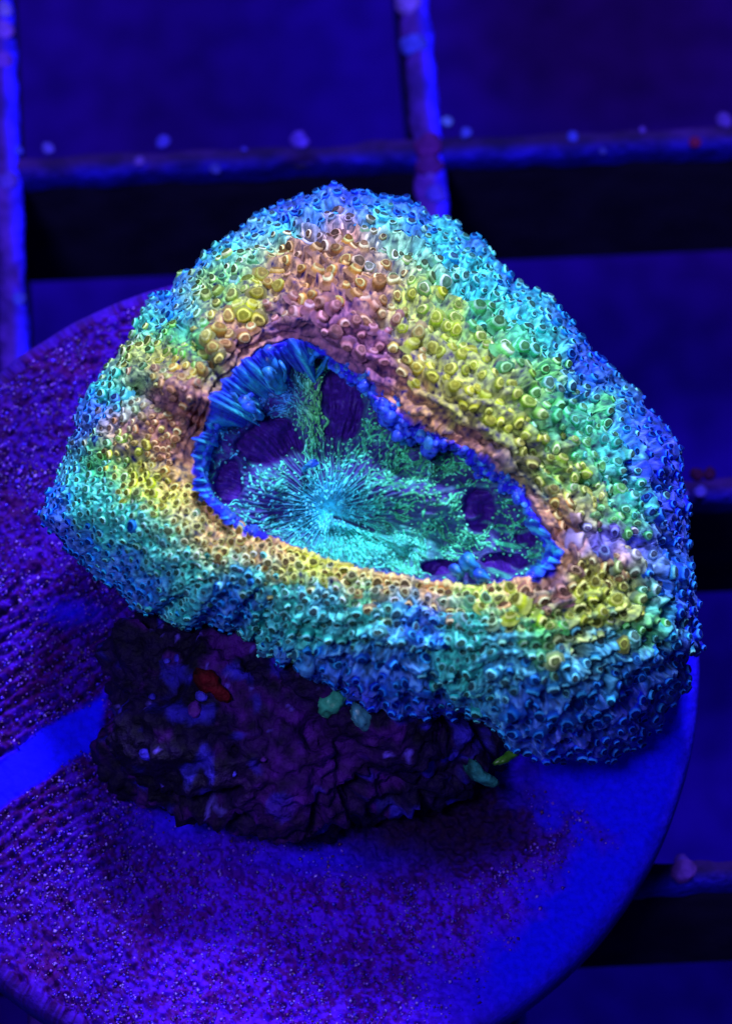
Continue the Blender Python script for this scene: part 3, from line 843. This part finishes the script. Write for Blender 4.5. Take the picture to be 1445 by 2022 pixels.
dl = sstep(-0.1, -0.8, lines)[..., None] * gr[..., None] * .7
fc = fc * (1 - dl)
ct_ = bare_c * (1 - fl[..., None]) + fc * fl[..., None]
ce = np.tile(np.array([.03, .012, .50]), (ND, len(edge), 1)) * (0.7 + 0.4 * n2(extra[..., 0] * 400, extra[..., 1] * 400, 1 / 20.0, 5, 2))[..., None]
ce[:, :2] = ce[:, :2] * 0.4 + ct_[:, -1:, :] * 0.6
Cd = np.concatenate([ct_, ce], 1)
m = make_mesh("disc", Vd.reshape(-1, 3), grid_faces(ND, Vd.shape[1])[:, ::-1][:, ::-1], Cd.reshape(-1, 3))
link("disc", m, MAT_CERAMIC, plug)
# stem
ns = 48; aa = np.arange(ns) * 2 * math.pi / ns
prof = [(0.50, -0.32), (0.46, -0.36), (0.44, -0.7), (0.43, -1.3), (0.40, -1.36), (0.01, -1.37)]
Vs = np.stack([np.stack([r0 * np.cos(aa), r0 * np.sin(aa), np.full(ns, z0)], -1) for r0, z0 in prof], 1)
m = make_mesh("stem", Vs.reshape(-1, 3), grid_faces(ns, len(prof)), np.tile([.03, .015, .5], (ns * len(prof), 1)))
link("stem", m, MAT_CERAMIC, plug)
# grit
batch = Batch()
gx = RNG.uniform(-DR, DR, 60000); gy = RNG.uniform(-DR, DR, 60000)
ok = np.hypot(gx, gy) < DR - 0.06
gx, gy = gx[ok], gy[ok]
gu, gv = disc_px(np.stack([gx, gy, 0 * gx], -1)); gf = film(gu, gv, gx, gy)
ok = (RNG.uniform(0.02, 1, len(gx)) < gf * (0.55 + 0.6 * n2(gu, gv, 1 / 50.0, 130, 2))) & (np.hypot((gu - 850) / 250, (gv - 1610) / 165) > .8) & (gu > -30) & (gv < 2060) & ~(np.hypot((gu - 740) / 560, (gv - 900) / 420) < 1)
gx, gy = gx[ok], gy[ok]
OCT = np.array([(1, 0, 0), (0, 1, 0), (-1, 0, 0), (0, -1, 0), (0, 0, 1), (0, 0, -.5)], float)
OF = np.array([(0, 1, 4), (1, 2, 4), (2, 3, 4), (3, 0, 4), (1, 0, 5), (2, 1, 5), (3, 2, 5), (0, 3, 5)])
n = len(gx); rs = RNG.uniform(1.3, 3.2, n) * RNG.choice([1, 1, 1, 1.6], n) / 578; an = RNG.uniform(0, 6.28, n)
Vg = OCT[None] * rs[:, None, None] * RNG.uniform(.7, 1.3, (n, 6, 1))
ca, sa = np.cos(an)[:, None], np.sin(an)[:, None]
Vg = np.stack([Vg[..., 0] * ca - Vg[..., 1] * sa + gx[:, None], Vg[..., 0] * sa + Vg[..., 1] * ca + gy[:, None], Vg[..., 2] * 1.1 + 0.006], -1)
Fg = (OF[None] + (np.arange(n) * 6)[:, None, None])
gc = np.array([[.16, .03, .75], [.05, .005, .95], [.05, .002, .10], [.05, .004, .30], [.26, .12, .95]])[RNG.choice(5, n, p=[.25, .25, .2, .22, .08])]
m = make_mesh("grit", Vg.reshape(-1, 3), Fg.reshape(-1, 3), np.repeat(gc, 6, 0), smooth=False)
o = link("grit", m, MAT_GRIT, plug); o["kind"] = "stuff"
print("grit", n)

# ------------------------------------------------------------------ rock
ROCK = [(460, 1420, .24, .42, .36, .30), (590, 1450, .22, .32, .34, .30), (345, 1350, .28, .22, .24, .24), (740, 1290, .32, .46, .42, .32),
        (540, 1560, .10, .26, .16, .16), (320, 1490, .08, .20, .16, .14), (840, 1350, .16, .34, .34, .26), (760, 1430, .12, .34, .30, .20)]
import bmesh
rc = unproj(560, 1450, 0.0)
rock = thing("rock", "dark knobbly purple rock stub holding the coral up on the ceramic plug", "rock", tuple(rc))
# field surface: star-shaped union by support of blobs, remeshed
bm = bmesh.new()
for (x, y, z, a, b, c) in ROCK:
    p = unproj(x, y, z)
    mat = Matrix.Translation(Vector(p - rc)) @ Matrix.Diagonal((a, b, c, 1))
    bmesh.ops.create_icosphere(bm, subdivisions=4, radius=1.0, matrix=mat)
me = bpy.data.meshes.new("tmp_rock"); bm.to_mesh(me); bm.free()
tmp = bpy.data.objects.new("tmp_rock", me); SC.collection.objects.link(tmp)
md = tmp.modifiers.new("r", 'REMESH'); md.mode = 'VOXEL'; md.voxel_size = 0.011
dg = bpy.context.evaluated_depsgraph_get()
ev = tmp.evaluated_get(dg); em = bpy.data.meshes.new_from_object(ev)
bpy.data.objects.remove(tmp); bpy.data.meshes.remove(me)
nv = len(em.vertices); co = np.empty(nv * 3, dtype=np.float32); em.vertices.foreach_get("co", co); co = co.reshape(-1, 3).astype(float)
no = np.empty(nv * 3, dtype=np.float32); em.vertices.foreach_get("normal", no); no = no.reshape(-1, 3)
dsp = 0.09 * noise3(co, 5.0, 200, 3) + 0.045 * noise3(co, 16.0, 201, 3)
pit = sstep(0.25, 0.5, noise3(co, 9.0, 205, 2)); dsp = dsp - 0.08 * pit + 0.02 * noise3(co, 40.0, 208, 2) + 0.04 * np.abs(noise3(co, 24.0, 206, 3))
co2 = co + no * dsp[:, None]
em.vertices.foreach_set("co", co2.astype(np.float32).ravel())
cn = noise3(co, 7.0, 210, 3)[:, None]; c2 = sstep(.15, .45, noise3(co, 11.0, 211, 3))[:, None]
rcx = np.array([.006, .0008, .035]) * (1 + cn) * np.ones((nv, 3)); rcx = rcx * (1 - c2) + np.array([.040, .003, .14]) * c2
c3 = sstep(.3, .5, noise3(co, 13.0, 212, 2))[:, None]; rcx = rcx * (1 - c3) + np.array([.02, .01, .35]) * c3
c5 = .6 * sstep(.60, .66, noise3(co, 30.0, 215, 2))[:, None]; rcx = rcx * (1 - c5) + np.array([.12, .06, .75]) * c5
patch = (np.clip(np.exp(-(np.linalg.norm(co + rc - unproj(600, 1520, .36), axis=1) / .17) ** 2) * (.6 + .8 * noise3(co, 14.0, 219, 2)), 0, 1))[:, None]
rcx = rcx * (1 - patch) + np.array([.09, .006, .30]) * patch
at = em.color_attributes.new("tint", 'FLOAT_COLOR', 'POINT')
c4 = np.ones((nv, 4), dtype=np.float32); c4[:, :3] = rcx; at.data.foreach_set("color", c4.ravel())
em.polygons.foreach_set("use_smooth", np.ones(len(em.polygons), dtype=bool)); em.name = "rock_body"; em.materials.clear()
o = link("rock_body", em, MAT_ROCK, rock)

# little growths on and beside the rock
from mathutils.bvhtree import BVHTree
rock_tree = BVHTree.FromPolygons([tuple(c) for c in (co2 + rc)], [tuple(p.vertices) for p in em.polygons])
mc = np.empty(len(MANTLE.vertices) * 3, dtype=np.float32); MANTLE.vertices.foreach_get("co", mc); mc = mc.reshape(-1, 3) + CO
mantle_tree = BVHTree.FromPolygons([tuple(c) for c in mc.tolist()], [tuple(p.vertices) for p in MANTLE.polygons])
def seat(px, py, z, nearest=False):
    """point of the rock seen there; for the growths hanging at the coral's edge the nearest flesh"""
    p = unproj(px, py, z)
    if nearest:
        h = mantle_tree.find_nearest(Vector(p)); q = np.array(h[0])
        return q + (p - q) * min(1.0, 0.03 / max(1e-6, np.linalg.norm(p - q)))
    d = p - CAM; d /= np.linalg.norm(d)
    h = rock_tree.ray_cast(Vector(CAM), Vector(d))
    return np.array(h[0]) if h[0] is not None else p
def growth(name, label, cat, px, py, z, r, c, cb=None, n=(0, -.5, 1), seed=0, mat=None, ic=None):
    p = seat(px, py, z, nearest=name in ('polyp', 'algae_tip'))
    V_, F_, C_ = blob(np.zeros(3), np.array(n, float), r[0], r[1], r[2], np.array(c), np.array(cb or c) * (1 if cb else .5), seed, ic or ICO3)
    C_ = C_ * (0.75 + 0.5 * noise3(V_ / max(r), 2.2, seed + 9, 2))[:, None]
    V_ = V_ * (1 + 0.6 * noise3(V_ / max(r), 2.6, seed + 3, 3))[:, None]
    m = make_mesh(name, V_, F_, C_); o = link(name, m, mat or MAT_ROCK); o.location = p
    if label: o["label"] = label; o["category"] = cat
    return o
growth("sponge", "small blurred red sponge on the rock under the coral's front edge", "sponge", 415, 1352, .62, (.085, .035, .03), (.10, .0015, .012), n=(.3, -.6, 1), seed=3)
growth("polyp", "larger smooth pale teal polyp under the coral's front edge, upper of the pair", "polyp", 655, 1396, .56, (.050, .034, .040), (.05, .40, .30), seed=4, mat=MAT_LOBE)
growth("polyp", "small pale blue polyp under the coral's edge, lower right of the bigger teal one", "polyp", 693, 1430, .54, (.042, .028, .030), (.06, .25, .42), seed=5, mat=MAT_LOBE)
growth("algae_tip", "slim green lozenge-shaped algae tip under the coral's front right edge", "algae", 1000, 1500, .42, (.050, .014, .014), (.05, .20, .015), n=(0, 0, 1), seed=16, mat=MAT_LOBE)
growth("hydroid", "dim teal tuft of fluff left of the green algae tip, over the shadow", "hydroid", 945, 1528, .36, (.065, .03, .03), (.02, .16, .20), seed=7)
# small knobs of the rock
sp_ = [(300, 1378, .55, .016), (398, 1375, .57, .022), (384, 1402, .55, .03), (288, 1490, .40, .028), (462, 1528, .5, .012), (520, 1500, .5, .012), (350, 1300, .6, .015), (330, 1305, .6, .012)]
for i, (x, y, z, r) in enumerate(sp_):
    c = [(.03, .015, .5), (.05, .03, .6), (.08, .01, .25)][i % 3]
    p = seat(x, y, z)
    V_, F_, C_ = blob(np.zeros(3), np.array([0, -.4, 1.0]), r, r * .8, r * .7, np.array(c), np.array(c) * .6, 20 + i, ICO2)
    m = make_mesh("worm_tube", V_, F_, C_); o = link("knob", m, MAT_ROCK, rock); o.location = p - rc

# ------------------------------------------------------------------ egg-crate rack
GZ = -0.62
gR = math.radians(3.0)
rack_o = unproj(845, 297, GZ)
rack = thing("rack", "dark plastic egg-crate rack with violet crusted bar tops, behind and below the ceramic plug", "rack", tuple(rack_o))
rack.rotation_euler = (0, 0, gR)
PXX = 1.50
PXX = 1.575
y2 = unproj(1400, 985, GZ)[1] - unproj(1400, 285, GZ)[1]
y3 = unproj(1400, 1735, GZ)[1] - unproj(1400, 985, GZ)[1]
print("row pitch", y2, y3)
PYY = abs(y2 + y3) / 2
BW = 0.085; BH = 0.80
def bar_mesh(L, w, h, name, crust, bright=1.0):
    """a bar along x with a rounded top; the crust is the uneven rounded cap lying over its top"""
    nx = int(L / 0.03) + 1; xs = np.linspace(-L / 2, L / 2, nx)
    if not crust:
        prof = [(-w * .42, -h), (-w * .5, -0.03), (-w * .42, -0.005), (0, 0), (w * .42, -0.005), (w * .5, -0.03), (w * .42, -h)]
    else:
        prof = [(-w * .56, -0.075), (-w * .62, -0.03), (-w * .45, 0.012), (0, 0.024), (w * .45, 0.012), (w * .62, -0.03), (w * .56, -0.075)]
    k = len(prof)
    V = np.array([[(x, py, pz) for (py, pz) in prof] for x in xs]).reshape(-1, 3)
    if crust:
        n_ = noise3(V, 7.0, 300, 3); V[:, 1] += 0.022 * noise3(V, 6, 301, 3) * np.sign(V[:, 1]); V[:, 2] += 0.010 * n_
        t = sstep(-.3, .4, noise3(V, 2.5, 302, 3))[:, None]
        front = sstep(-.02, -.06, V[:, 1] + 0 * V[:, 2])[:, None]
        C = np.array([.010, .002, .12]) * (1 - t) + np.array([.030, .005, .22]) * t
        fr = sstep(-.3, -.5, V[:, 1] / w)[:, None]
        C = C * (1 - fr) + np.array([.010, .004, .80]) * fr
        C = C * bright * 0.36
    else:
        C = np.tile([.012, .008, .05], (len(V), 1))
    return make_mesh(name, V, grid_faces(nx, k, wrap=False), C)
lrow = bar_mesh(16, BW, BH, "row_bar", False); lrowc = bar_mesh(16, BW, BH, "row_crust", True)
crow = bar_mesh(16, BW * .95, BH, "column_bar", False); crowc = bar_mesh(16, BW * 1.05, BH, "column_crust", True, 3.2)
rows = {}; colsb = {}
for i in range(-4, 4):
    o = link("row_bar", lrow, MAT_PLASTIC, rack); o.location = (0, i * PYY, 0); rows[i] = o
    c_ = link("crust", lrowc, MAT_CRUST, o)
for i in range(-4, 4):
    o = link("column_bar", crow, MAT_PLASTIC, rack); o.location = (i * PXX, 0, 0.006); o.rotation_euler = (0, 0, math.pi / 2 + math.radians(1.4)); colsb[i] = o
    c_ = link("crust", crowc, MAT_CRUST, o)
Rg = np.array(Matrix.Rotation(gR, 3, 'Z'))
SPOTS = [(806,5,.065,(.22,.08,.95)),(816,90,.062,(.06,.05,.95)),(592,277,.046,(.10,.03,.85)),(322,280,.036,(.06,.03,.8)),(95,293,.032,(.10,.05,.8)),
         (275,318,.026,(.12,.04,.6)),(425,334,.028,(.04,.03,.5)),(920,262,.030,(.06,.05,.85)),(882,240,.028,(.12,.14,.9)),(1131,270,.028,(.05,.04,.85)),
         (482,294,.013,(.06,.03,.8)),(1268,256,.018,(.10,.03,.6)),(1372,281,.028,(.16,.004,.10)),(36,297,.024,(.05,.04,.9)),(36,592,.036,(.06,.05,.85)),
         (1190,298,.018,(.04,.03,.5)),(1350,1722,.055,(.14,.03,.5)),(1375,937,.032,(.05,.003,.08)),(1400,935,.03,(.05,.003,.08)),(1345,975,.03,(.10,.05,.85)),(1382,972,.03,(.10,.05,.85)),
         (860,385,.05,(.07,.03,.9)),(845,290,.07,(.09,.006,.26)),(848,330,.06,(.08,.006,.28)),(8,60,.05,(.20,.05,.9)),(5,120,.05,(.16,.03,.8)),(8,20,.04,(.20,.1,.9)), (15,360,.05,(.10,.03,.8)), (1430,238,.04,(.10,.03,.6)), (1345,1700,.03,(.12,.03,.7)),(850,350,.03,(.12,.03,.7))]
for i, (x, y, r, c) in enumerate(SPOTS):
    p = Rg.T @ (unproj(x, y, GZ + .02) - rack_o)
    V_, F_, C_ = blob(np.zeros(3), np.array([0, -.2, 1.0]), r * .85, r * .75, r * .5, np.array(c) * np.array([.35, .4, .5]), np.array(c) * .25, 50 + i, ICO3)
    V_ = V_ * (1 + 0.16 * noise3(V_ / r, 2.4, i, 2))[:, None]
    m = make_mesh("growth", V_, F_, C_); o = link("growth", m, MAT_CRUST, rack); o.location = p

# ------------------------------------------------------------------ tank floor
n = 200; L = 24.0
xs = np.linspace(-L, L, n); ys = np.linspace(-L, L, n)
Xf, Yf = np.meshgrid(xs, ys, indexing='ij')
fx, fy = Xf.ravel(), Yf.ravel()
Vf = np.stack([fx, fy, 0.05 * n2(fx, fy, .8, 400, 2)], -1)
t = sstep(-.5, .5, n2(fx, fy, .35, 401, 2))[:, None]
dk = unproj(1200, 60, -7.0); t = t * (1 - np.exp(-(np.hypot((fx - dk[0]) / 1.0, (fy - dk[1]) / .75)) ** 4))[:, None]
Cf = np.array([.008, .001, .06]) * (1 - t) + np.array([.006, .001, .19]) * t
m = make_mesh("tank_floor", Vf, grid_faces(n, n, wrap=False)[:, ::-1], Cf)
fo = link("tank_floor", m, MAT_PLASTIC); fo.location = (0, 0, -7.0); fo["kind"] = "structure"
